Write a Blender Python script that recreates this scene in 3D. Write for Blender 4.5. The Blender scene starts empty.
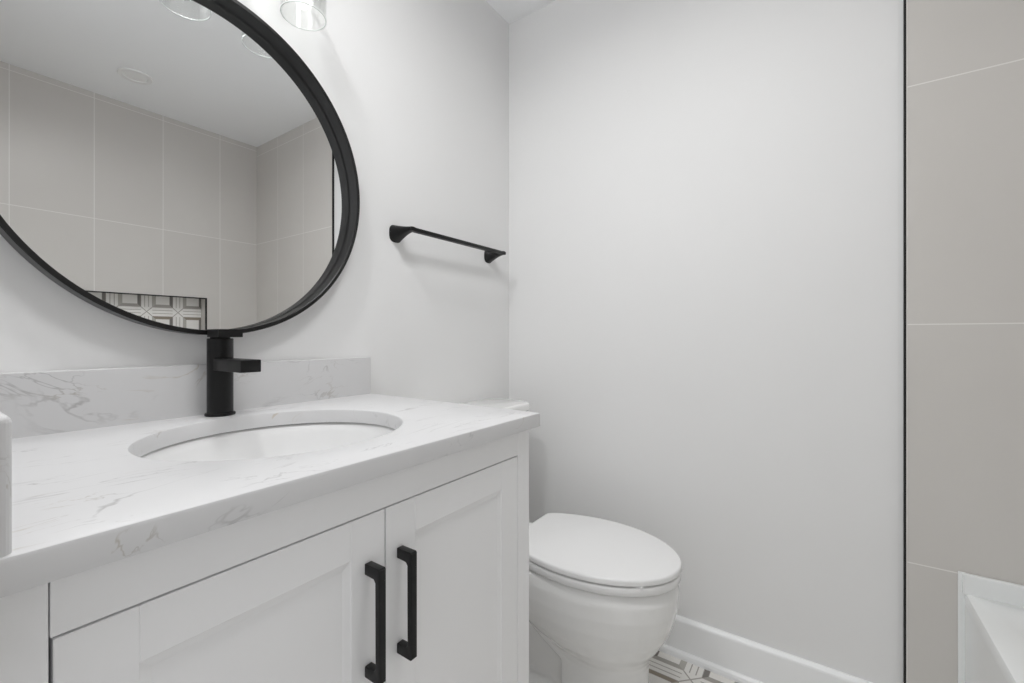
import bpy, bmesh, math
from mathutils import Vector, Matrix
C = bpy.context.scene
PI = math.pi

# ------------------------------------------------------------------ camera
CAM_H = 1.055
F_PX = 442.67
cam_d = bpy.data.cameras.new('camera')
cam = bpy.data.objects.new('camera', cam_d)
C.collection.objects.link(cam)
cam.location = (0.0, -1.08, CAM_H)
cam.rotation_euler = (PI / 2, 0, math.radians(34.82 - 90))
cam_d.sensor_fit = 'HORIZONTAL'
cam_d.sensor_width = 36.0
cam_d.lens = 36.0 * F_PX / 1024.0
cam_d.shift_y = (336.64 - 341.5) / 1024.0
cam_d.clip_start = 0.01
C.camera = cam

# ------------------------------------------------------------------ world + exposure
w = bpy.data.worlds.new('world'); C.world = w; w.use_nodes = True
bg = w.node_tree.nodes['Background']
bg.inputs[0].default_value = (0.985, 0.99, 1.0, 1)
bg.inputs[1].default_value = 0.70            # bright hall beyond the doorway
C.view_settings.view_transform = 'Standard'
C.view_settings.look = 'None'
C.view_settings.gamma = 1.0
C.view_settings.use_curve_mapping = False
C.view_settings.exposure = 0.0
C.cycles.max_bounces = 14
C.cycles.diffuse_bounces = 8
C.cycles.transparent_max_bounces = 16

BULB_W = 0.14
# bulbs of the vanity light (the lamp body is built further down)
SHADE_X = (0.225, 0.396, 0.567)
SHADE_Y = -0.098
SHADE_Z = CAM_H + 0.742
for sx in SHADE_X:
    ld = bpy.data.lights.new('bulb_glow', 'POINT')
    ld.energy = BULB_W
    ld.shadow_soft_size = 0.022
    ld.color = (1.0, 0.99, 0.975)
    lo = bpy.data.objects.new('bulb_glow', ld)
    lo.location = (sx, SHADE_Y, SHADE_Z + 0.098)
    C.collection.objects.link(lo)

# unseen ceiling lamps added as stand-in main light (housings built further down): x, y, watts
ADDED_LIGHTS = ((0.56, -0.86, 7.5, 0.17), (0.15, -0.36, 5.2, 0.07))
for dx, dy, watt, rad in ADDED_LIGHTS:
    ld = bpy.data.lights.new('added_light_beam', 'AREA')
    ld.shape = 'DISK'; ld.size = rad * 2 - 0.02; ld.spread = math.radians(166); ld.energy = watt; ld.color = (1.0, 1.0, 1.0)
    lo = bpy.data.objects.new('added_light_beam', ld); lo.location = (dx, dy, CAM_H + 1.3224 - 0.008)
    C.collection.objects.link(lo)

# ------------------------------------------------------------------ helpers
def srgb(r, g, b):
    f = lambda c: ((c / 255 + 0.055) / 1.055) ** 2.4 if c > 10 else c / 255 / 12.92
    return (f(r), f(g), f(b), 1)

def mat(name, color, rough=0.5, metal=0.0, spec=0.5, noise=0.0, nscale=8.0, bump=0.0, bscale=60.0, coat=0.0):
    m = bpy.data.materials.new(name); m.use_nodes = True
    nt = m.node_tree; b = nt.nodes['Principled BSDF']
    b.inputs['Base Color'].default_value = color
    b.inputs['Roughness'].default_value = rough
    b.inputs['Metallic'].default_value = metal
    b.inputs['Specular IOR Level'].default_value = spec
    b.inputs['Coat Weight'].default_value = coat
    tc = nt.nodes.new('ShaderNodeTexCoord')
    if noise:
        n = nt.nodes.new('ShaderNodeTexNoise'); n.inputs['Scale'].default_value = nscale
        n.inputs['Detail'].default_value = 3
        nt.links.new(tc.outputs['Object'], n.inputs['Vector'])
        mx = nt.nodes.new('ShaderNodeMixRGB')
        mx.inputs[1].default_value = tuple(c * (1 - noise) for c in color[:3]) + (1,)
        mx.inputs[2].default_value = tuple(min(1, c * (1 + noise)) for c in color[:3]) + (1,)
        nt.links.new(n.outputs['Fac'], mx.inputs[0])
        nt.links.new(mx.outputs[0], b.inputs['Base Color'])
    if bump:
        n2 = nt.nodes.new('ShaderNodeTexNoise'); n2.inputs['Scale'].default_value = bscale
        bp = nt.nodes.new('ShaderNodeBump'); bp.inputs['Strength'].default_value = bump
        bp.inputs['Distance'].default_value = 0.002
        nt.links.new(tc.outputs['Object'], n2.inputs['Vector'])
        nt.links.new(n2.outputs['Fac'], bp.inputs['Height'])
        nt.links.new(bp.outputs['Normal'], b.inputs['Normal'])
    return m

class NT:
    """tiny node-graph writer"""
    def __init__(s, m): s.nt = m.node_tree
    def node(s, t, **kw):
        n = s.nt.nodes.new(t)
        for k, v in kw.items(): setattr(n, k, v)
        return n
    def _in(s, sock, v):
        if isinstance(v, bpy.types.NodeSocket): s.nt.links.new(v, sock)
        else: sock.default_value = v
    def m(s, op, a, b=0.0, c=None):
        n = s.node('ShaderNodeMath', operation=op)
        s._in(n.inputs[0], a); s._in(n.inputs[1], b)
        if c is not None: s._in(n.inputs[2], c)
        return n.outputs[0]
    def mix(s, f, a, b):
        n = s.node('ShaderNodeMixRGB')
        s._in(n.inputs[0], f); s._in(n.inputs[1], a); s._in(n.inputs[2], b)
        return n.outputs[0]

WALLP = mat('wall_paint', srgb(233, 233, 233), 0.62, spec=0.25, noise=0.008, nscale=3, bump=0.03, bscale=220)
CEILP = mat('ceiling_paint', srgb(246, 247, 248), 0.9, spec=0.1, noise=0.006, nscale=3)
TRIMP = mat('trim_paint', srgb(246, 247, 248), 0.35, noise=0.004)
CABP = mat('cabinet_paint', srgb(243, 243, 244), 0.38, noise=0.005, nscale=5)
BLACK = mat('matte_black_metal', srgb(17, 17, 18), 0.40, metal=0.0, spec=0.32, noise=0.05, nscale=40)
FRAMEM = mat('black_frame_metal', srgb(17, 17, 18), 0.30, metal=0.0, spec=0.45, noise=0.06, nscale=30)
PORC = mat('porcelain', srgb(238, 238, 237), 0.09, spec=0.5, noise=0.004, coat=0.3)
BASIN = mat('sink_porcelain', srgb(234, 234, 234), 0.2, spec=0.35, noise=0.004)
SEATP = mat('seat_plastic', srgb(237, 237, 237), 0.22, noise=0.003)
TUBM = mat('tub_enamel', srgb(238, 240, 240), 0.15, noise=0.003)
CHROME = mat('chrome', srgb(200, 200, 202), 0.12, metal=1.0, noise=0.02)
MIRR = mat('mirror_silver', (0.94, 0.95, 0.955, 1), 0.0, metal=1.0)
DARK = mat('dark_gap', srgb(60, 58, 56), 0.8, noise=0.03)
LENS = mat('unlit_lens', srgb(244, 244, 243), 0.5, noise=0.01)
WHITEP = mat('white_plastic', srgb(240, 240, 239), 0.5, noise=0.004)

def glass_mat():
    m = bpy.data.materials.new('clear_glass'); m.use_nodes = True
    t = NT(m); nt = t.nt
    nt.nodes.remove(nt.nodes['Principled BSDF'])
    tr = t.node('ShaderNodeBsdfTransparent'); tr.inputs[0].default_value = (0.975, 0.98, 0.975, 1)
    gl = t.node('ShaderNodeBsdfGlossy'); gl.inputs['Roughness'].default_value = 0.03
    lw = t.node('ShaderNodeLayerWeight'); lw.inputs[0].default_value = 0.25
    f = t.m('MULTIPLY_ADD', lw.outputs['Facing'], 0.22, 0.015)
    mx = t.node('ShaderNodeMixShader')
    nt.links.new(f, mx.inputs[0]); nt.links.new(tr.outputs[0], mx.inputs[1]); nt.links.new(gl.outputs[0], mx.inputs[2])
    nt.links.new(mx.outputs[0], nt.nodes['Material Output'].inputs[0])
    return m
GLASS = glass_mat()
RIMG = mat('glass_rim', srgb(236, 240, 238), 0.08, spec=0.6, noise=0.01, coat=0.5)

def marble_mat():
    base = srgb(212, 212, 213)
    m = mat('white_marble_quartz', base, 0.34, spec=0.28)
    t = NT(m); b = t.nt.nodes['Principled BSDF']
    tc = t.node('ShaderNodeTexCoord')
    mp = t.node('ShaderNodeMapping')
    mp.inputs['Rotation'].default_value = (0.35, 0.12, 0.12)
    mp.inputs['Scale'].default_value = (1.0, 3.2, 1.7)
    t.nt.links.new(tc.outputs['Object'], mp.inputs[0])
    def noise(scale, detail, dist, rough=0.55):
        n = t.node('ShaderNodeTexNoise')
        n.inputs['Scale'].default_value = scale; n.inputs['Detail'].default_value = detail
        n.inputs['Distortion'].default_value = dist; n.inputs['Roughness'].default_value = rough
        t.nt.links.new(mp.outputs[0], n.inputs[0]); return n.outputs['Fac']
    def vein(src, width):
        a = t.m('ABSOLUTE', t.m('SUBTRACT', src, 0.5))
        q = t.m('SUBTRACT', 1.0, t.m('DIVIDE', a, width))
        return t.m('MAXIMUM', q, 0.0)
    v1 = vein(noise(3.2, 5, 0.9), 0.012)
    v2 = vein(noise(7.0, 4, 1.3), 0.016)
    msk = t.m('MULTIPLY', t.m('SUBTRACT', noise(5.0, 2, 0.0), 0.52), 6.0)
    msk = t.m('MINIMUM', t.m('MAXIMUM', msk, 0.0), 1.0)
    msk2 = t.m('MULTIPLY', t.m('SUBTRACT', noise(9.0, 2, 0.5), 0.53), 6.0)
    msk2 = t.m('MINIMUM', t.m('MAXIMUM', msk2, 0.0), 1.0)
    f1 = t.m('MULTIPLY', t.m('MULTIPLY', v1, msk), 0.64)
    f2 = t.m('MULTIPLY', t.m('MULTIPLY', v2, msk2), 0.60)
    cloud = noise(2.2, 3, 0.2)
    c0 = t.mix(t.m('MULTIPLY', cloud, 0.35), base, srgb(203, 202, 202))
    c1 = t.mix(f1, c0, srgb(140, 138, 138))
    gold = t.m('MULTIPLY', t.m('SUBTRACT', noise(2.7, 1, 0.0), 0.5), 6.0)
    gold = t.m('MINIMUM', t.m('MAXIMUM', gold, 0.0), 1.0)
    vc = t.mix(gold, srgb(140, 139, 140), srgb(176, 158, 128))
    c2 = t.mix(f2, c1, vc)
    t.nt.links.new(c2, b.inputs['Base Color'])
    return m
MARBLE = marble_mat()

TILE_W, TILE_H = 0.3063, 0.6126
def tile_mat(name, axis, u0, z0, TH=TILE_H):
    """large porcelain tiles, straight stacked; axis 'X' or 'Y' is the horizontal run"""
    m = mat(name, srgb(200, 196, 190), 0.34, spec=0.4)
    t = NT(m); b = t.nt.nodes['Principled BSDF']
    tc = t.node('ShaderNodeTexCoord'); sp = t.node('ShaderNodeSeparateXYZ')
    t.nt.links.new(tc.outputs['Object'], sp.inputs[0])
    U = sp.outputs[axis]; Z = sp.outputs['Z']
    def joint(co, o, per, half):
        q = t.m('DIVIDE', t.m('SUBTRACT', co, o), per)
        fr = t.m('ABSOLUTE', t.m('SUBTRACT', q, t.m('ROUND', q)))
        return t.m('LESS_THAN', t.m('MULTIPLY', fr, per), half), t.m('FLOOR', q)
    ju, iu = joint(U, u0, TILE_W, 0.0015)
    jz, iz = joint(Z, z0, TH, 0.0015)
    J = t.m('MAXIMUM', ju, jz)
    wn = t.node('ShaderNodeTexWhiteNoise', noise_dimensions='2D')
    cv = t.node('ShaderNodeCombineXYZ'); t._in(cv.inputs[0], iu); t._in(cv.inputs[1], iz)
    t.nt.links.new(cv.outputs[0], wn.inputs['Vector'])
    n = t.node('ShaderNodeTexNoise'); n.inputs['Scale'].default_value = 4; n.inputs['Detail'].default_value = 5
    t.nt.links.new(tc.outputs['Object'], n.inputs[0])
    c = t.mix(n.outputs['Fac'], srgb(206, 203, 199), srgb(213, 210, 206))
    c = t.mix(t.m('MULTIPLY', wn.outputs[0], 0.35), c, srgb(202, 198, 194))
    c = t.mix(J, c, srgb(232, 230, 227))
    t.nt.links.new(c, b.inputs['Base Color'])
    bp = t.node('ShaderNodeBump'); bp.inputs['Strength'].default_value = 0.3; bp.inputs['Distance'].default_value = 0.001
    t._in(bp.inputs['Height'], t.m('SUBTRACT', 1.0, J)); t.nt.links.new(bp.outputs[0], b.inputs['Normal'])
    return m

def pattern_mat(name, a_axis, b_axis, a0, b0, P=0.158):
    """encaustic tile: mitred square frames on a lattice of fine line strips; (a0,b0) is a lattice node"""
    m = mat(name, srgb(225, 223, 218), 0.35)
    t = NT(m); b = t.nt.nodes['Principled BSDF']
    tc = t.node('ShaderNodeTexCoord'); sp = t.node('ShaderNodeSeparateXYZ')
    t.nt.links.new(tc.outputs['Object'], sp.inputs[0])
    def co(ax, o):
        q = t.m('DIVIDE', t.m('SUBTRACT', sp.outputs[ax], o), P)
        return t.m('SUBTRACT', t.m('SUBTRACT', q, t.m('FLOOR', q)), 0.5), t.m('FLOOR', q)
    u, iu = co(a_axis, a0); v, iv = co(b_axis, b0)
    au, av = t.m('ABSOLUTE', u), t.m('ABSOLUTE', v)
    d = t.m('MAXIMUM', au, av)
    lt = lambda x, k: t.m('LESS_THAN', x, k)
    gt = lambda x, k: t.m('GREATER_THAN', x, k)
    AND = lambda x, y: t.m('MULTIPLY', x, y)
    OR = lambda x, y: t.m('MAXIMUM', x, y)
    near = lambda x, k, w_: lt(t.m('ABSOLUTE', t.m('SUBTRACT', x, k)), w_)
    ring = AND(gt(d, 0.225), lt(d, 0.325))
    side = gt(au, av)
    pu, pv = gt(u, 0.0), gt(v, 0.0)
    wn = t.node('ShaderNodeTexWhiteNoise', noise_dimensions='2D')
    cv = t.node('ShaderNodeCombineXYZ'); t._in(cv.inputs[0], iu); t._in(cv.inputs[1], iv)
    t.nt.links.new(cv.outputs[0], wn.inputs['Vector'])
    warm = t.mix(wn.outputs[0], srgb(140, 126, 122), srgb(150, 142, 120))
    cs = t.mix(pu, srgb(186, 183, 176), srgb(128, 124, 120))
    cb = t.mix(pv, srgb(172, 168, 162), warm)
    rc = t.mix(side, cb, cs)
    # fine lines
    gap_u, gap_v = gt(au, 0.325), gt(av, 0.325)
    node_ = AND(gap_u, gap_v)
    strip = AND(t.m('SUBTRACT', OR(gap_u, gap_v), node_), near(d, 0.44, 0.011))
    diag = AND(node_, near(t.m('SUBTRACT', au, av), 0.0, 0.02))
    edge = OR(near(d, 0.329, 0.007), near(d, 0.222, 0.005))
    lines = OR(OR(strip, diag), AND(edge, t.m('SUBTRACT', 1.0, node_)))
    base = srgb(240, 238, 234)
    c = t.mix(ring, base, rc)
    c = t.mix(lines, c, srgb(178, 173, 167))
    t.nt.links.new(c, b.inputs['Base Color'])
    return m

TILE_Z0 = CAM_H + 0.6438           # a horizontal joint
T_BACK = tile_mat('tile_long_wall', 'X', 0.3700, TILE_Z0 - 0.003, 0.652)
T_SIDE = tile_mat('tile_side_wall', 'Y', -1.264, TILE_Z0)
FLOORM = pattern_mat('floor_pattern_tile', 'Y', 'X', -0.753, 1.431)
NICHEM = pattern_mat('niche_pattern_tile', 'X', 'Z', 0.929, CAM_H + 0.151)

def wloc(o):
    v = Vector((0, 0, 0))
    while o is not None:
        v += Vector(o.location); o = o.parent
    return v

def obj(name, bm, m, parent=None, smooth=False, ang=35):
    """link a bmesh drawn in world coordinates as ONE mesh object"""
    if parent is not None:
        bmesh.ops.translate(bm, verts=bm.verts, vec=-wloc(parent))
    bmesh.ops.recalc_face_normals(bm, faces=bm.faces)
    me = bpy.data.meshes.new(name); bm.to_mesh(me); bm.free()
    o = bpy.data.objects.new(name, me); C.collection.objects.link(o)
    for mm in (m if isinstance(m, (list, tuple)) else [m]): me.materials.append(mm)
    if smooth:
        for p in me.polygons: p.use_smooth = True
        me.set_sharp_from_angle(angle=math.radians(ang))
    if parent is not None: o.parent = parent
    return o

def thing(name, loc, label, cat, group=None):
    o = bpy.data.objects.new(name, None); C.collection.objects.link(o)
    o.location = loc; o.empty_display_size = 0.05
    o['label'] = label; o['category'] = cat
    if group: o['group'] = group
    return o

def struct(name, bm, m, smooth=False):
    o = obj(name, bm, m, None, smooth); o['kind'] = 'structure'; return o

def box(bm, x0, x1, y0, y1, z0, z1, bev=0.0, seg=2):
    r = bmesh.ops.create_cube(bm, size=1.0)
    vs = r['verts']
    for v in vs:
        v.co = Vector(((x0 + x1) / 2 + v.co.x * (x1 - x0), (y0 + y1) / 2 + v.co.y * (y1 - y0), (z0 + z1) / 2 + v.co.z * (z1 - z0)))
    if bev:
        es = list({e for v in vs for e in v.link_edges})
        bmesh.ops.bevel(bm, geom=es, offset=bev, segments=seg, profile=0.5, affect='EDGES')
    return bm
def B(*a, **k): return box(bmesh.new(), *a, **k)

def loft(bm, rings, cap0=True, cap1=True, closed=True):
    vr = [[bm.verts.new(p) for p in r] for r in rings]
    n = len(vr[0])
    for a, b in zip(vr, vr[1:]):
        for i in range(n if closed else n - 1):
            j = (i + 1) % n
            bm.faces.new((a[i], a[j], b[j], b[i]))
    if cap0: bm.faces.new(vr[0])
    if cap1: bm.faces.new(vr[-1])
    return vr

def lathe(bm, prof, cx, cy, n=48, axis='Z', cap0=False, cap1=False):
    """prof = [(r, h)] round a vertical axis at (cx,cy); axis 'Y': round a Y axis at (cx, cz)"""
    rings = []
    for r, h in prof:
        ring = []
        for i in range(n):
            a = 2 * PI * i / n
            if axis == 'Z': ring.append((cx + r * math.cos(a), cy + r * math.sin(a), h))
            else: ring.append((cx + r * math.cos(a), h, cy + r * math.sin(a)))
        rings.append(ring)
    return loft(bm, rings, cap0, cap1)

def tube(bm, pts, rad, n=16):
    """round tube along a polyline; rad a number or list"""
    pts = [Vector(p) for p in pts]
    rings = []
    for i, p in enumerate(pts):
        t = (pts[min(i + 1, len(pts) - 1)] - pts[max(i - 1, 0)]).normalized()
        up = Vector((1, 0, 0)) if abs(t.x) < 0.9 else Vector((0, 0, 1))
        a = t.cross(up).normalized(); b = t.cross(a)
        r = rad[i] if isinstance(rad, (list, tuple)) else rad
        rings.append([p + r * (math.cos(2 * PI * k / n) * a + math.sin(2 * PI * k / n) * b) for k in range(n)])
    loft(bm, rings)

def catmull(pts, n=8):
    P = [Vector(p) for p in pts]; out = []
    for i in range(len(P) - 1):
        p0, p1, p2, p3 = P[max(i - 1, 0)], P[i], P[i + 1], P[min(i + 2, len(P) - 1)]
        for k in range(n):
            t = k / n
            out.append(0.5 * (2 * p1 + (p2 - p0) * t + (2 * p0 - 5 * p1 + 4 * p2 - p3) * t * t + (3 * p1 - p0 - 3 * p2 + p3) * t ** 3))
    out.append(P[-1]); return out

# ------------------------------------------------------------------ room shell
XL, XR = 0.037, 1.530         # left wall, right wall
YF = -2.157                   # tiled long wall of the tub alcove
H = CAM_H + 1.3224
YT = -1.2585                   # where paint meets tile
DOOR0, DOOR1, DOORH = -0.66, -1.34, 2.06

struct('floor', B(-0.12, XR + 0.1, YF - 0.15, 0.1, -0.1, 0.0), FLOORM)
struct('ceiling', B(-0.12, XR + 0.1, YF - 0.15, 0.1, H, H + 0.1), CEILP)
struct('wall_back', B(-0.12, XR + 0.1, 0.0, 0.1, 0.0, H), WALLP)
struct('wall_right', B(XR, XR + 0.1, YF - 0.15, 0.0, 0.0, H), WALLP)
bm = B(-0.08, XL, DOOR0, 0.0, 0.0, H)
box(bm, -0.08, XL, YF - 0.1, DOOR1, 0.0, H)
box(bm, -0.08, XL, DOOR1, DOOR0, DOORH, H)
struct('wall_left', bm, WALLP)

# tiled long wall with the niche opening
NX0, NX1, NZ0, NZ1, ND = 0.500, 1.213, 0.93, CAM_H + 0.247, 0.09
bm = bmesh.new()
box(bm, XL, NX0, YF - 0.12, YF, 0.0, H); box(bm, NX1, XR, YF - 0.12, YF, 0.0, H)
box(bm, NX0, NX1, YF - 0.12, YF, 0.0, NZ0); box(bm, NX0, NX1, YF - 0.12, YF, NZ1, H)
struct('wall_front', bm, T_BACK)
# niche lining
bm = bmesh.new()
box(bm, NX0, NX1, YF - 0.11, YF - ND, NZ0, NZ1)
struct('wall_niche', bm, NICHEM)
bm = bmesh.new()
e = 0.006
for (a, b_, c, d_) in ((NX0, NX1, NZ1 - e, NZ1), (NX0, NX1, NZ0, NZ0 + e), (NX0, NX0 + e, NZ0 + e, NZ1 - e), (NX1 - e, NX1, NZ0 + e, NZ1 - e)):
    box(bm, a, b_, YF - 0.012, YF + 0.003, c, d_)
struct('trim_1', bm, BLACK)
# tiles on the end walls of the tub
struct('wall_shower_right', B(XR - 0.010, XR, YF, YT - 0.0042, 0.0, H), T_SIDE)
struct('wall_shower_left', B(XL, XL + 0.010, YF, -1.36, 0.0, H), T_SIDE)
struct('trim_2', B(XR - 0.012, XR, YT - 0.0042, YT, 0.0, H), BLACK)

# baseboards with shoe moulding (profile drawn once, run along the wall)
BB_H = 0.1255
def profile_right():
    x = XR
    return [(x, 0), (x - 0.028, 0), (x - 0.028, 0.008), (x - 0.025, 0.016), (x - 0.019, 0.021), (x - 0.0155, 0.022),
            (x - 0.0155, BB_H - 0.012), (x - 0.014, BB_H - 0.007), (x - 0.009, BB_H - 0.002), (x - 0.006, BB_H), (x, BB_H)]
bm = bmesh.new()
loft(bm, [[(x, y, z) for x, z in profile_right()] for y in (0.0, YT)])
struct('baseboard_right', bm, TRIMP)
bm = bmesh.new()
loft(bm, [[(xx, -(XR - x), z) for x, z in profile_right()] for xx in (0.80, XR - 0.016)])
struct('baseboard_back', bm, TRIMP)

# ------------------------------------------------------------------ vanity cabinet
VX0, VX1, VY, VZ0, VZ1 = XL + 0.002, 0.793, -0.573, 0.0, CAM_H - 0.192
DZ1 = 0.8105                     # top of the doors
van = thing('vanity_cabinet', (0.416, -0.285, 0), 'white shaker vanity cabinet with two doors and long black handles under the marble top', 'cabinet')
bm = bmesh.new()
box(bm, VX0, VX0 + 0.018, VY + 0.02, -0.002, 0.0, VZ1)          # sides
box(bm, VX1 - 0.018, VX1, VY + 0.02, -0.002, 0.0, VZ1)
box(bm, VX0 + 0.018, VX1 - 0.018, -0.012, -0.002, 0.1, VZ1)     # back
box(bm, VX0 + 0.018, VX1 - 0.018, VY + 0.02, -0.012, 0.10, 0.118)
obj('body', bm, CABP, van)
SL, SR = 0.080, 0.750           # inner edges of the stiles
obj('stile', B(VX0, SL - 0.0008, VY, VY + 0.02, 0.0, VZ1, bev=0.0012), CABP, van)
obj('stile', B(SR + 0.0008, VX1, VY, VY + 0.02, 0.0, VZ1, bev=0.0012), CABP, van)
obj('top_rail', B(SL, SR, VY, VY + 0.02, DZ1 + 0.0022, VZ1, bev=0.0008), CABP, van)
obj('bottom_rail', B(SL, SR, VY, VY + 0.02, 0.07, 0.115, bev=0.0008), CABP, van)

def shaker(x0, x1, z0, z1, y, st=0.0553, rail=0.052, rec=0.0042, th=0.019):
    """frame-and-panel door: two stiles, two rails, recessed flat panel with a small ovolo"""
    bm = bmesh.new(); k = 0.0007
    box(bm, x0, x0 + st, y, y + th, z0, z1, bev=k, seg=1); box(bm, x1 - st, x1, y, y + th, z0, z1, bev=k, seg=1)
    box(bm, x0 + st, x1 - st, y, y + th, z1 - rail, z1, bev=k, seg=1); box(bm, x0 + st, x1 - st, y, y + th, z0, z0 + rail, bev=k, seg=1)
    def ring(i, yy):
        return [(x0 + st + i, yy, z0 + rail + i), (x1 - st - i, yy, z0 + rail + i), (x1 - st - i, yy, z1 - rail - i), (x0 + st + i, yy, z1 - rail - i)]
    loft(bm, [ring(-0.002, y + th - 0.002), ring(-0.0003, y + 0.0012), ring(0.0015, y + 0.0020), ring(0.0085, y + rec - 0.0006), ring(0.0100, y + rec)], False, True)
    return bm
XM = 0.4140
def pull(x, zt, zb, y):
    """squared bar pull: two feet and a straight grip, rounded edges"""
    bm = bmesh.new()
    w2, yo = 0.0058, y - 0.031
    pts = [(y, zt), (y, zt - 0.015), (y - 0.019, zt - 0.016), (y - 0.022, zt - 0.020), (y - 0.0225, zb + 0.020), (y - 0.019, zb + 0.016), (y, zb + 0.015),
           (y, zb), (yo + 0.002, zb), (yo, zb + 0.002), (yo, zt - 0.002), (yo + 0.002, zt)]
    r0 = [(x - w2, a, b) for a, b in pts]; r1 = [(x + w2, a, b) for a, b in pts]
    v0 = [bm.verts.new(p) for p in r0]; v1 = [bm.verts.new(p) for p in r1]
    n = len(pts)
    for i in range(n):
        bm.faces.new((v0[i], v0[(i + 1) % n], v1[(i + 1) % n], v1[i]))
    bm.faces.new(v0); bm.faces.new(v1)
    bmesh.ops.recalc_face_normals(bm, faces=bm.faces)
    es = [ed for ed in bm.edges if len(ed.link_faces) == 2 and ed.calc_face_angle(0) > 1.0]
    bmesh.ops.bevel(bm, geom=es, offset=0.0014, segments=3, profile=0.5, affect='EDGES')
    return bm
for x0, x1, hx in ((SL + 0.0018, XM - 0.0012, 0.3842), (XM + 0.0012, SR - 0.001, 0.4398)):
    d = obj('door', shaker(x0, x1, 0.118, DZ1, VY), CABP, van)
    hd = obj('handle', pull(hx, CAM_H - 0.308, CAM_H - 0.462, VY), BLACK, d, smooth=True)
    hd['label'] = 'matte black bar pull handle'

# ------------------------------------------------------------------ marble top with oval cut-out
TZ1 = CAM_H - 0.163; TZ0 = TZ1 - 0.029
TX0, TX1, TY0, TY1 = XL + 0.001, 0.816, -0.586, -0.001
SCX, SCY, SA, SB = 0.4150, -0.298, 0.2095, 0.195
top = thing('countertop', (0.42, -0.29, TZ0), 'white grey-veined marble vanity top with oval sink cut-out on the cabinet', 'countertop')
def slab():
    bm = bmesh.new(); n = 96
    # outer ring sampled by ray casting from the oval's centre
    angs = [2 * PI * i / n for i in range(n)]
    corners = [math.atan2(y - SCY, x - SCX) % (2 * PI) for x in (TX0, TX1) for y in (TY0, TY1)]
    for c in corners:
        k = min(range(n), key=lambda i: abs((angs[i] - c + PI) % (2 * PI) - PI)); angs[k] = c
    def outer(a, ins):
        dx, dy = math.cos(a), math.sin(a); t = 1e9
        if dx > 1e-9: t = min(t, (TX1 - ins - SCX) / dx)
        if dx < -1e-9: t = min(t, (TX0 + ins - SCX) / dx)
        if dy > 1e-9: t = min(t, (TY1 - ins - SCY) / dy)
        if dy < -1e-9: t = min(t, (TY0 + ins - SCY) / dy)
        return SCX + dx * t, SCY + dy * t
    def inner(a, g):
        r = 1 / math.hypot(math.cos(a) / (SA + g), math.sin(a) / (SB + g))
        return SCX + r * math.cos(a), SCY + r * math.sin(a)
    e = 0.0042
    prof = [('i', 0.0, TZ0), ('i', 0.0, TZ1 - e), ('i', e * 0.3, TZ1 - e * 0.3), ('i', e, TZ1),
            ('o', e, TZ1), ('o', e * 0.3, TZ1 - e * 0.3), ('o', 0.0, TZ1 - e), ('o', 0.0, TZ0)]
    rings = []
    for kind, g, z in prof:
        rings.append([(*(inner(a, g) if kind == 'i' else outer(a, g)), z) for a in angs])
    vr = loft(bm, rings, False, False)
    n = len(angs)
    for i in range(n):
        j = (i + 1) % n
        bm.faces.new((vr[-1][i], vr[-1][j], vr[0][j], vr[0][i]))
    return bm
obj('slab', slab(), MARBLE, top, smooth=True, ang=25)
BSZ = CAM_H - 0.0580
obj('backsplash', B(XL + 0.0210, 0.8125, -0.021, -0.001, TZ1 - 0.004, BSZ, bev=0.002), MARBLE, top)
obj('side_splash', B(XL + 0.001, 0.0590, -0.583, -0.001, TZ1 - 0.008, BSZ - 0.0005, bev=0.006, seg=4), MARBLE, top)

# ------------------------------------------------------------------ undermount sink
sink = thing('undermount_sink', (SCX, SCY, 0.72), 'white oval undermount sink basin below the marble cut-out', 'sink')
bm = bmesh.new()
def oval(g, z, n=72): return [(SCX + (SA + g) * math.cos(2 * PI * i / n), SCY + (SB + g) * math.sin(2 * PI * i / n), z) for i in range(n)]
def ovs(s, z, n=72): return [(SCX + SA * s * math.cos(2 * PI * i / n), SCY + SB * s * math.sin(2 * PI * i / n), z) for i in range(n)]
RZ = TZ0 - 0.0022
rings = [oval(0.03, RZ - 0.010), oval(0.03, RZ), oval(0.006, RZ), oval(0.002, RZ - 0.004)]
for s, dz in ((0.995, 0.02), (0.975, 0.045), (0.94, 0.07), (0.88, 0.095), (0.78, 0.115), (0.62, 0.130), (0.42, 0.138), (0.2, 0.142), (0.10, 0.143)):
    rings.append(ovs(s, RZ - dz))
out = [ovs(s, RZ - dz - 0.010) for s, dz in ((0.10, 0.143), (0.42, 0.139), (0.70, 0.128), (0.90, 0.10), (1.0, 0.06), (1.03, 0.02))]
loft(bm, rings + out, False, False)
obj('basin', bm, BASIN, sink, smooth=True, ang=60)
obj('gasket', (lambda b: (loft(b, [oval(0.026, RZ + 0.0002), oval(0.026, RZ + 0.002), oval(0.0068, RZ + 0.002), oval(0.0068, RZ + 0.0002)], False, False), b)[1])(bmesh.new()), DARK, sink)
bm = bmesh.new(); lathe(bm, [(0.0, RZ - 0.140), (0.018, RZ - 0.139), (0.022, RZ - 0.1405), (0.022, RZ - 0.147)], SCX, SCY, 32)
obj('drain', bm, BLACK, sink, smooth=True)

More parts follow.
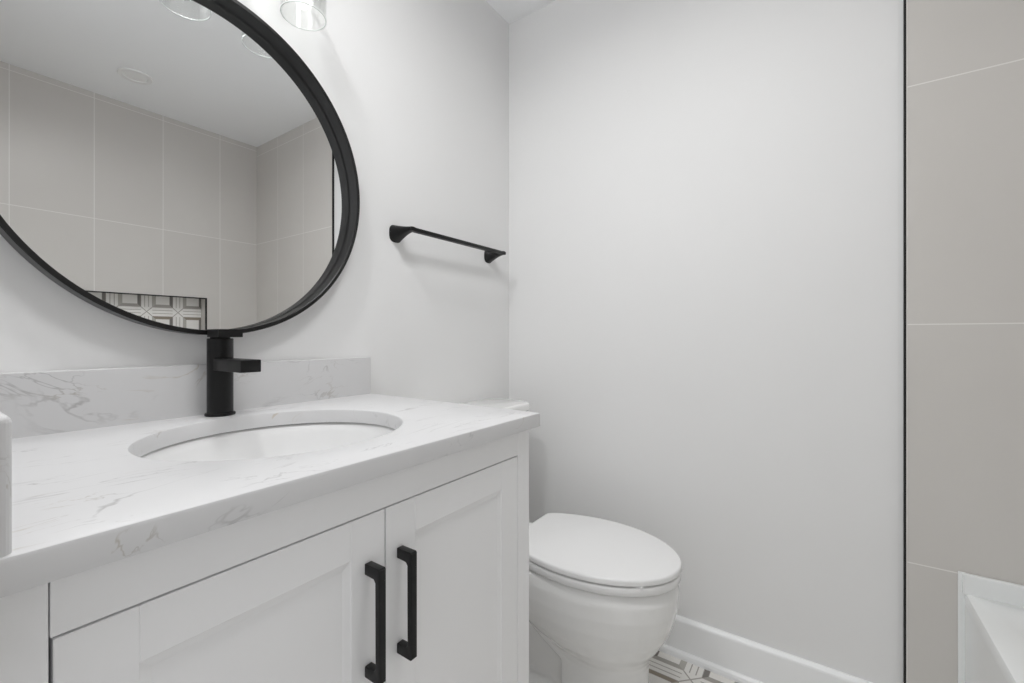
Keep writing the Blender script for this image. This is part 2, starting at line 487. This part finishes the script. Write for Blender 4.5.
# ------------------------------------------------------------------ faucet
FX, FY = 0.410, -0.0545
fau = thing('faucet', (FX, FY, TZ1), 'matte black single-hole faucet with flat lever standing behind the oval sink', 'faucet')
bm = bmesh.new(); lathe(bm, [(0.0, TZ1 + 0.0002), (0.0265, TZ1 + 0.0002), (0.0275, TZ1 + 0.0015), (0.0275, TZ1 + 0.004), (0.0265, TZ1 + 0.0055), (0.0, TZ1 + 0.0055)], FX, FY, 48)
obj('base_flange', bm, BLACK, fau, smooth=True)
FZ = CAM_H - 0.0035
bm = bmesh.new(); lathe(bm, [(0.0, TZ1 + 0.005), (0.0235, TZ1 + 0.005), (0.0235, FZ - 0.0012), (0.0223, FZ), (0.0, FZ)], FX, FY, 48)
obj('body', bm, BLACK, fau, smooth=True)
obj('spout', B(FX - 0.0185, FX + 0.0185, -0.188, FY - 0.012, CAM_H - 0.0685, CAM_H - 0.0445, bev=0.0016, seg=3), BLACK, fau, smooth=True)
bm = bmesh.new(); lathe(bm, [(0.0, FZ), (0.018, FZ), (0.018, FZ + 0.003), (0.0, FZ + 0.003)], FX, FY, 32)
obj('cartridge_collar', bm, BLACK, fau, smooth=True)
bm = bmesh.new()
n = 20; rr = 0.0225
outl = [(FX - 0.0225, -0.103), (FX + 0.0225, -0.103)] + [(FX + rr * math.cos(PI * i / n), FY + rr * math.sin(PI * i / n)) for i in range(n + 1)]
loft(bm, [[(x, y, z) for x, y in outl] for z in (FZ + 0.0025, FZ + 0.0185)])
es = [e_ for e_ in bm.edges if e_.calc_face_angle(0) > 0.8]
bmesh.ops.bevel(bm, geom=es, offset=0.0012, segments=2, profile=0.5, affect='EDGES')
obj('lever', bm, BLACK, fau, smooth=True)

# ------------------------------------------------------------------ round mirror
MX, MZ, MR, MD = 0.4075, CAM_H + 0.3688, 0.3653, 0.041
mir = thing('round_mirror', (MX, 0, MZ), 'large round wall mirror in a deep black metal frame above the sink', 'mirror')
bm = bmesh.new()
n = 144
lip = 0.0095
def squash(bm):
    for v in bm.verts: v.co.x = MX + (v.co.x - MX) * 0.9697
prof = [(MR - 0.0005, -0.0005), (MR, -0.002), (MR, -MD + 0.0012), (MR - 0.0012, -MD), (MR - lip + 0.001, -MD), (MR - lip, -MD + 0.001), (MR - lip, -0.0005)]
vr = lathe(bm, prof + [prof[0]], MX, MZ, n, axis='Y')
bmesh.ops.remove_doubles(bm, verts=bm.verts, dist=1e-6)
squash(bm); obj('frame', bm, FRAMEM, mir, smooth=True)
bm = bmesh.new()
lathe(bm, [(MR - lip - 0.0014, -0.001), (MR - lip - 0.0014, -0.005), ], MX, MZ, n, axis='Y', cap0=True, cap1=True)
squash(bm); obj('glass', bm, MIRR, mir)

# ------------------------------------------------------------------ vanity light
vl = thing('vanity_light', (0.396, 0, SHADE_Z + 0.14), 'three-light vanity fixture with clear glass cylinder shades above the round mirror', 'wall lamp')
PZ_ = SHADE_Z + 0.175
obj('backplate', B(0.396 - 0.26, 0.396 + 0.26, -0.022, -0.0005, PZ_ - 0.03, PZ_ + 0.03, bev=0.003), BLACK, vl)
def shade_bm(x):
    bm = bmesh.new(); R = 0.0485; t = 0.0022; z0, z1 = SHADE_Z, SHADE_Z + 0.135
    prof = [(0.020, z1), (R - 0.008, z1), (R - 0.002, z1 - 0.003), (R, z1 - 0.010), (R, z0 + 0.0012), (R - t / 2, z0), (R - t, z0 + 0.0012), (R - t, z1 - 0.010), (R - 0.010, z1 - t), (0.020, z1 - t)]
    lathe(bm, prof + [prof[0]], x, SHADE_Y, 64)
    bmesh.ops.remove_doubles(bm, verts=bm.verts, dist=1e-6)
    return bm
for sx in SHADE_X:
    bm = bmesh.new(); tube(bm, [(sx, -0.02, PZ_), (sx, -0.06, PZ_), (sx, SHADE_Y + 0.01, PZ_ - 0.004), (sx, SHADE_Y, PZ_ - 0.015), (sx, SHADE_Y, SHADE_Z + 0.135)], 0.008)
    obj('arm', bm, BLACK, vl, smooth=True)
    bm = bmesh.new(); lathe(bm, [(0.0, SHADE_Z + 0.142), (0.024, SHADE_Z + 0.142), (0.024, SHADE_Z + 0.136), (0.019, SHADE_Z + 0.135), (0.019, SHADE_Z + 0.100), (0.0, SHADE_Z + 0.100)], sx, SHADE_Y, 32)
    obj('socket', bm, BLACK, vl, smooth=True)
    g = obj('glass_shade', shade_bm(sx), GLASS, vl, smooth=True)
    bm = bmesh.new()
    ring = [(0.0475 + 0.0015 * math.cos(2 * PI * k / 10), SHADE_Z + 0.0002 + 0.0015 * math.sin(2 * PI * k / 10)) for k in range(11)]
    lathe(bm, ring, sx, SHADE_Y, 64); bmesh.ops.remove_doubles(bm, verts=bm.verts, dist=1e-6)
    obj('rim', bm, RIMG, g, smooth=True)
    g; g['label'] = 'clear glass cylinder shade'
    bm = bmesh.new(); z = SHADE_Z
    lathe(bm, [(0.0, z + 0.012), (0.004, z + 0.0125), (0.010, z + 0.018), (0.018, z + 0.035), (0.023, z + 0.055), (0.022, z + 0.075), (0.015, z + 0.092), (0.012, z + 0.102)], sx, SHADE_Y, 32)
    obj('bulb', bm, GLASS, vl, smooth=True)

# ------------------------------------------------------------------ towel bar
TBZ = CAM_H + 0.327
tb = thing('towel_bar', (1.15, 0, TBZ), 'short matte black towel bar with flared posts on the wall right of the mirror', 'towel bar')
obj('bar', B(0.922, 1.412, -0.070, -0.050, TBZ - 0.0065, TBZ + 0.0055, bev=0.0025), BLACK, tb, smooth=True)
def post(xw, xe, sgn):
    """flared post: oval foot on the wall thinning into the bar's end"""
    bm = bmesh.new(); rings = []; n = 28; N = 18
    for k in range(N + 1):
        t = k / N
        s = (1 - t) ** 1.55
        hw = 0.0125 + 0.0125 * s
        hh = 0.0062 + 0.0208 * s
        y = -0.0005 - 0.0690 * t
        cz = TBZ - 0.009 * s
        cx = xw + (xe - xw) * t
        rings.append([(cx + hw * math.copysign(abs(math.cos(2 * PI * i / n)) ** 0.7, math.cos(2 * PI * i / n)),
                       y, cz + hh * math.copysign(abs(math.sin(2 * PI * i / n)) ** 0.7, math.sin(2 * PI * i / n))) for i in range(n)])
    loft(bm, rings)
    return bm
obj('post', post(0.920, 0.930, 1), BLACK, tb, smooth=True)
obj('post', post(1.386, 1.399, -1), BLACK, tb, smooth=True)

# ------------------------------------------------------------------ toilet
TCX = 1.183
toi = thing('toilet', (TCX, -0.42, 0), 'white two-piece toilet with closed lid between the vanity and the right wall', 'toilet')
def egg(hw, yb, yf, ym, hb, z, n=64, cx=TCX, pf=2.0, pb=2.6):
    """plan outline: front half-ellipse to yf, back half narrowing to half-width hb at a straight edge yb"""
    pts = []
    for i in range(n // 2 + 1):                      # front, from +x round to -x
        a = PI * i / (n // 2)
        c, s = math.cos(a), math.sin(a)
        pts.append((cx + hw * math.copysign(abs(c) ** (2 / pf), c), ym - (ym - yf) * abs(s) ** (2 / pf), z))
    m = n // 4
    for i in range(1, m + 1):
        t = i / m; x = hb + (hw - hb) * max(0, 1 - t ** 1.8) ** 0.72
        pts.append((cx - x, ym + (yb - ym) * t, z))
    for i in range(m, 0, -1):
        t = i / m; x = hb + (hw - hb) * max(0, 1 - t ** 1.8) ** 0.72
        pts.append((cx + x, ym + (yb - ym) * t, z))
    return pts
LZ = CAM_H - 0.595                       # top of the lid
def plate(hw, yb, yf, ym, hb, z0, z1, r, dome=0.0):
    bm = bmesh.new(); rings = []
    for k in range(5):
        a = PI / 2 * k / 4; q = r * 0.3; g = q * (1 - math.sin(a))
        rings.append(egg(hw - g, yb - g * 0.6, yf + g, ym, hb - g, z0 + q * (1 - math.cos(a))))
    for k in range(5):
        a = PI / 2 * k / 4; g = r * (1 - math.cos(a))
        rings.append(egg(hw - g, yb - g * 0.6, yf + g, ym, hb - g, z1 - r + r * math.sin(a)))
    loft(bm, rings)
    return bm
obj('lid', plate(0.178, -0.324, -0.785, -0.530, 0.113, LZ - 0.0155, LZ, 0.0055), SEATP, toi, smooth=True, ang=50)
# seat ring
bm = bmesh.new()
o = lambda g, z: egg(0.1765 - g, -0.328 - g * 0.5, -0.7835 + g, -0.530, 0.114 - g, z)
SZ1, SZ0 = LZ - 0.0205, LZ - 0.0420
ri = [o(0.002, SZ0), o(0, SZ0 + 0.002), o(0, SZ1 - 0.003), o(0.001, SZ1 - 0.0008), o(0.003, SZ1), o(0.070, SZ1), o(0.076, SZ1 - 0.006), o(0.076, SZ0)]
loft(bm, ri + [ri[0]], False, False); bmesh.ops.remove_doubles(bm, verts=bm.verts, dist=1e-6)
obj('seat', bm, SEATP, toi, smooth=True, ang=50)
for dx, yy in ((0.022, -0.771), (-0.106, -0.7135), (0.145, -0.42), (-0.145, -0.42)):
    obj('bumper', B(TCX + dx - 0.012, TCX + dx + 0.012, yy - 0.012, yy + 0.012, SZ1 - 0.0005, LZ - 0.0150, bev=0.001), SEATP, toi)
for dx in (-0.07, 0.07):
    bm = bmesh.new(); tube(bm, [(TCX + dx - 0.022, -0.314, LZ - 0.030), (TCX + dx + 0.022, -0.314, LZ - 0.030)], 0.009)
    box(bm, TCX + dx - 0.02, TCX + dx + 0.02, -0.325, -0.303, LZ - 0.048, LZ - 0.028, bev=0.003)
    obj('hinge', bm, SEATP, toi, smooth=True)
# bowl and pedestal, one continuous porcelain body
RIMZ = LZ - 0.0460
bm = bmesh.new()
sec = [  # z, hw, yb, yf, ym, hb
    (RIMZ - 0.0012, 0.1655, -0.27, -0.769, -0.52, 0.110), (RIMZ - 0.005, 0.1705, -0.265, -0.774, -0.52, 0.113), (RIMZ - 0.03, 0.176, -0.26, -0.780, -0.52, 0.116),
    (RIMZ - 0.07, 0.174, -0.26, -0.777, -0.52, 0.114), (RIMZ - 0.11, 0.168, -0.28, -0.767, -0.52, 0.110), (RIMZ - 0.15, 0.156, -0.33, -0.752, -0.53, 0.104),
    (RIMZ - 0.185, 0.138, -0.39, -0.732, -0.55, 0.097), (RIMZ - 0.207, 0.120, -0.44, -0.716, -0.57, 0.093), (RIMZ - 0.228, 0.106, -0.475, -0.705, -0.585, 0.090),
    (0.165, 0.101, -0.485, -0.700, -0.59, 0.089), (0.08, 0.101, -0.485, -0.700, -0.59, 0.089), (0.0, 0.106, -0.48, -0.706, -0.59, 0.094)]
loft(bm, [egg(hw, yb, yf, ym, hb, z) for z, hw, yb, yf, ym, hb in sec])
# rear deck under the tank
box(bm, TCX - 0.12, TCX + 0.12, -0.34, -0.035, RIMZ - 0.075, RIMZ - 0.004)
# trapway: a fat S-tube along the body, plus core and foot
tr = catmull([(TCX, -0.16, 0.36), (TCX, -0.24, 0.335), (TCX, -0.34, 0.27), (TCX, -0.43, 0.205), (TCX, -0.53, 0.15)], 6)
rings = []
for i, p in enumerate(tr):
    t = (tr[min(i + 1, len(tr) - 1)] - tr[max(i - 1, 0)]).normalized()
    nn = Vector((0, -t.z, t.y))
    rings.append([p + Vector((0.096 * math.cos(2 * PI * k / 20), 0, 0)) + nn * (0.047 * math.sin(2 * PI * k / 20)) for k in range(20)])
loft(bm, rings)
box(bm, TCX - 0.062, TCX + 0.062, -0.50, -0.14, 0.0, 0.34)
ft = lambda g, z: egg(0.108 - g, -0.13, -0.50, -0.36, 0.098 - g, z)
loft(bm, [ft(0, 0.0), ft(0, 0.035), ft(0.006, 0.052), ft(0.03, 0.066)])
bowl = obj('bowl', bm, PORC, toi, smooth=True)
md = bowl.modifiers.new('remesh', 'REMESH'); md.mode = 'VOXEL'; md.voxel_size = 0.0042; md.use_smooth_shade = True
md = bowl.modifiers.new('smooth', 'SMOOTH'); md.factor = 0.5; md.iterations = 3
# tank
def rrect(x0, x1, y0, y1, r, z, n=6):
    pts = []
    for cx, cy, a0 in ((x1 - r, y1 - r, 0), (x0 + r, y1 - r, 90), (x0 + r, y0 + r, 180), (x1 - r, y0 + r, 270)):
        for k in range(n + 1):
            a = math.radians(a0 + 90 * k / n); pts.append((cx + r * math.cos(a), cy + r * math.sin(a), z))
    return pts
TZ_ = CAM_H - 0.2405
bm = bmesh.new()
tk = []
for z, hw, yf in ((RIMZ - 0.003, 0.165, -0.175), (RIMZ + 0.02, 0.178, -0.185), (0.6, 0.186, -0.191), (TZ_ - 0.030, 0.190, -0.195)):
    tk.append(rrect(TCX - hw, TCX + hw, yf, -0.012, 0.03, z))
loft(bm, tk)
obj('tank', bm, PORC, toi, smooth=True, ang=50)
bm = bmesh.new()
tl = lambda g, z: rrect(TCX - 0.217 + g, TCX + 0.217 - g, -0.212 + g, -0.006 - g, 0.050 - g * 0.5, z)
loft(bm, [tl(0.006, TZ_ - 0.031), tl(0.0, TZ_ - 0.026), tl(0, TZ_ - 0.009), tl(0.002, TZ_ - 0.004), tl(0.007, TZ_ - 0.0008), tl(0.012, TZ_)])
obj('tank_lid', bm, PORC, toi, smooth=True, ang=50)
bm = bmesh.new()
tube(bm, [(TCX - 0.15, -0.192, 0.735), (TCX - 0.15, -0.212, 0.735)], 0.010)
tube(bm, [(TCX - 0.15, -0.210, 0.735), (TCX - 0.11, -0.212, 0.732), (TCX - 0.075, -0.212, 0.727)], [0.006, 0.006, 0.0075])
obj('flush_lever', bm, CHROME, toi, smooth=True)
for sx in (-1, 1):
    bm = bmesh.new(); lathe(bm, [(0.0, 0.088), (0.008, 0.086), (0.013, 0.078), (0.014, 0.06)], TCX + sx * 0.075, -0.27, 20)
    obj('bolt_cap', bm, SEATP, toi, smooth=True)

# ------------------------------------------------------------------ bathtub
TBX0, TBX1, TBY0, TBY1, RZT = XL + 0.0115, XR - 0.0115, YF + 0.0015, -1.361, CAM_H - 0.622
tub = thing('bathtub', (0.78, -1.75, 0), 'white alcove bathtub with flat apron along the tiled shower wall', 'bathtub')
def rr2(g, z, r): return rrect(TBX0 + g[0], TBX1 - g[1], TBY0 + g[2], TBY1 - g[3], r, z, 8)
bm = bmesh.new()
rings = [rr2((0, 0, 0, 0.009), 0.0, 0.002), rr2((0, 0, 0, 0.008), RZT - 0.03, 0.002), rr2((0, 0, 0, 0.0075), RZT - 0.012, 0.003), rr2((0.0, 0.0, 0.0, 0.010), RZT - 0.003, 0.004), rr2((0.004, 0.004, 0.004, 0.016), RZT, 0.006),
         rr2((0.07, 0.10, 0.05, 0.085), RZT - 0.001, 0.10), rr2((0.078, 0.108, 0.058, 0.093), RZT - 0.006, 0.10), rr2((0.09, 0.13, 0.065, 0.10), RZT - 0.05, 0.10),
         rr2((0.14, 0.22, 0.10, 0.135), RZT - 0.30, 0.11), rr2((0.17, 0.26, 0.13, 0.165), RZT - 0.335, 0.11), rr2((0.22, 0.32, 0.18, 0.21), RZT - 0.345, 0.10)]
loft(bm, rings, False, True)
obj('shell', bm, TUBM, tub, smooth=True, ang=40)
bm = bmesh.new()
FT = CAM_H - 0.5755
box(bm, TBX1 - 0.013, TBX1 + 0.0005, TBY0, TBY1 - 0.004, RZT - 0.004, FT, bev=0.003)
box(bm, TBX0 - 0.0005, TBX0 + 0.013, TBY0, TBY1 - 0.004, RZT - 0.004, FT, bev=0.003)
box(bm, TBX0 + 0.012, TBX1 - 0.012, TBY0 - 0.0005, TBY0 + 0.012, RZT - 0.004, FT, bev=0.003)
obj('tile_flange', bm, TUBM, tub)
bm = B(TBX1 - 0.004, TBX1 + 0.0008, TBY1 - 0.012, TBY1 + 0.003, 0.0, FT, bev=0.0012)
obj('edge_strip', bm, TUBM, tub)
bm = bmesh.new(); lathe(bm, [(0.0, RZT - 0.343), (0.025, RZT - 0.343), (0.028, RZT - 0.345)], 1.08, -1.76, 24)
obj('drain', bm, BLACK, tub, smooth=True)

# ------------------------------------------------------------------ recessed ceiling light over the tub (off)
def recessed(RX, RY, RR, label, lens):
    rl = thing('recessed_light', (RX, RY, H), label, 'ceiling light', 'recessed ceiling lights')
    bm = bmesh.new()
    pr = [(RR, H - 0.0002), (RR, H - 0.004), (RR - 0.003, H - 0.007), (RR - 0.020, H - 0.006), (RR - 0.022, H - 0.003), (RR - 0.022, H - 0.0002)]
    lathe(bm, pr, RX, RY, 48)
    obj('trim_ring', bm, WHITEP, rl, smooth=True)
    bm = bmesh.new(); lathe(bm, [(0.0, H - 0.0035), (RR - 0.0215, H - 0.003), (RR - 0.0215, H - 0.0005)], RX, RY, 48)
    obj('lens', bm, lens, rl, smooth=True)
recessed(0.752, -1.78, 0.070, 'round white recessed ceiling light over the bathtub, switched off, seen in the mirror', LENS)
for (dx, dy, watt, rad), lab in zip(ADDED_LIGHTS, ('round white ceiling light added out of view over the middle of the room to light it',
                                            'round white ceiling light added out of view over the left end of the vanity to light the wall')):
    recessed(dx, dy, rad, lab, LENS)  # invented housings for the added, unseen lamps
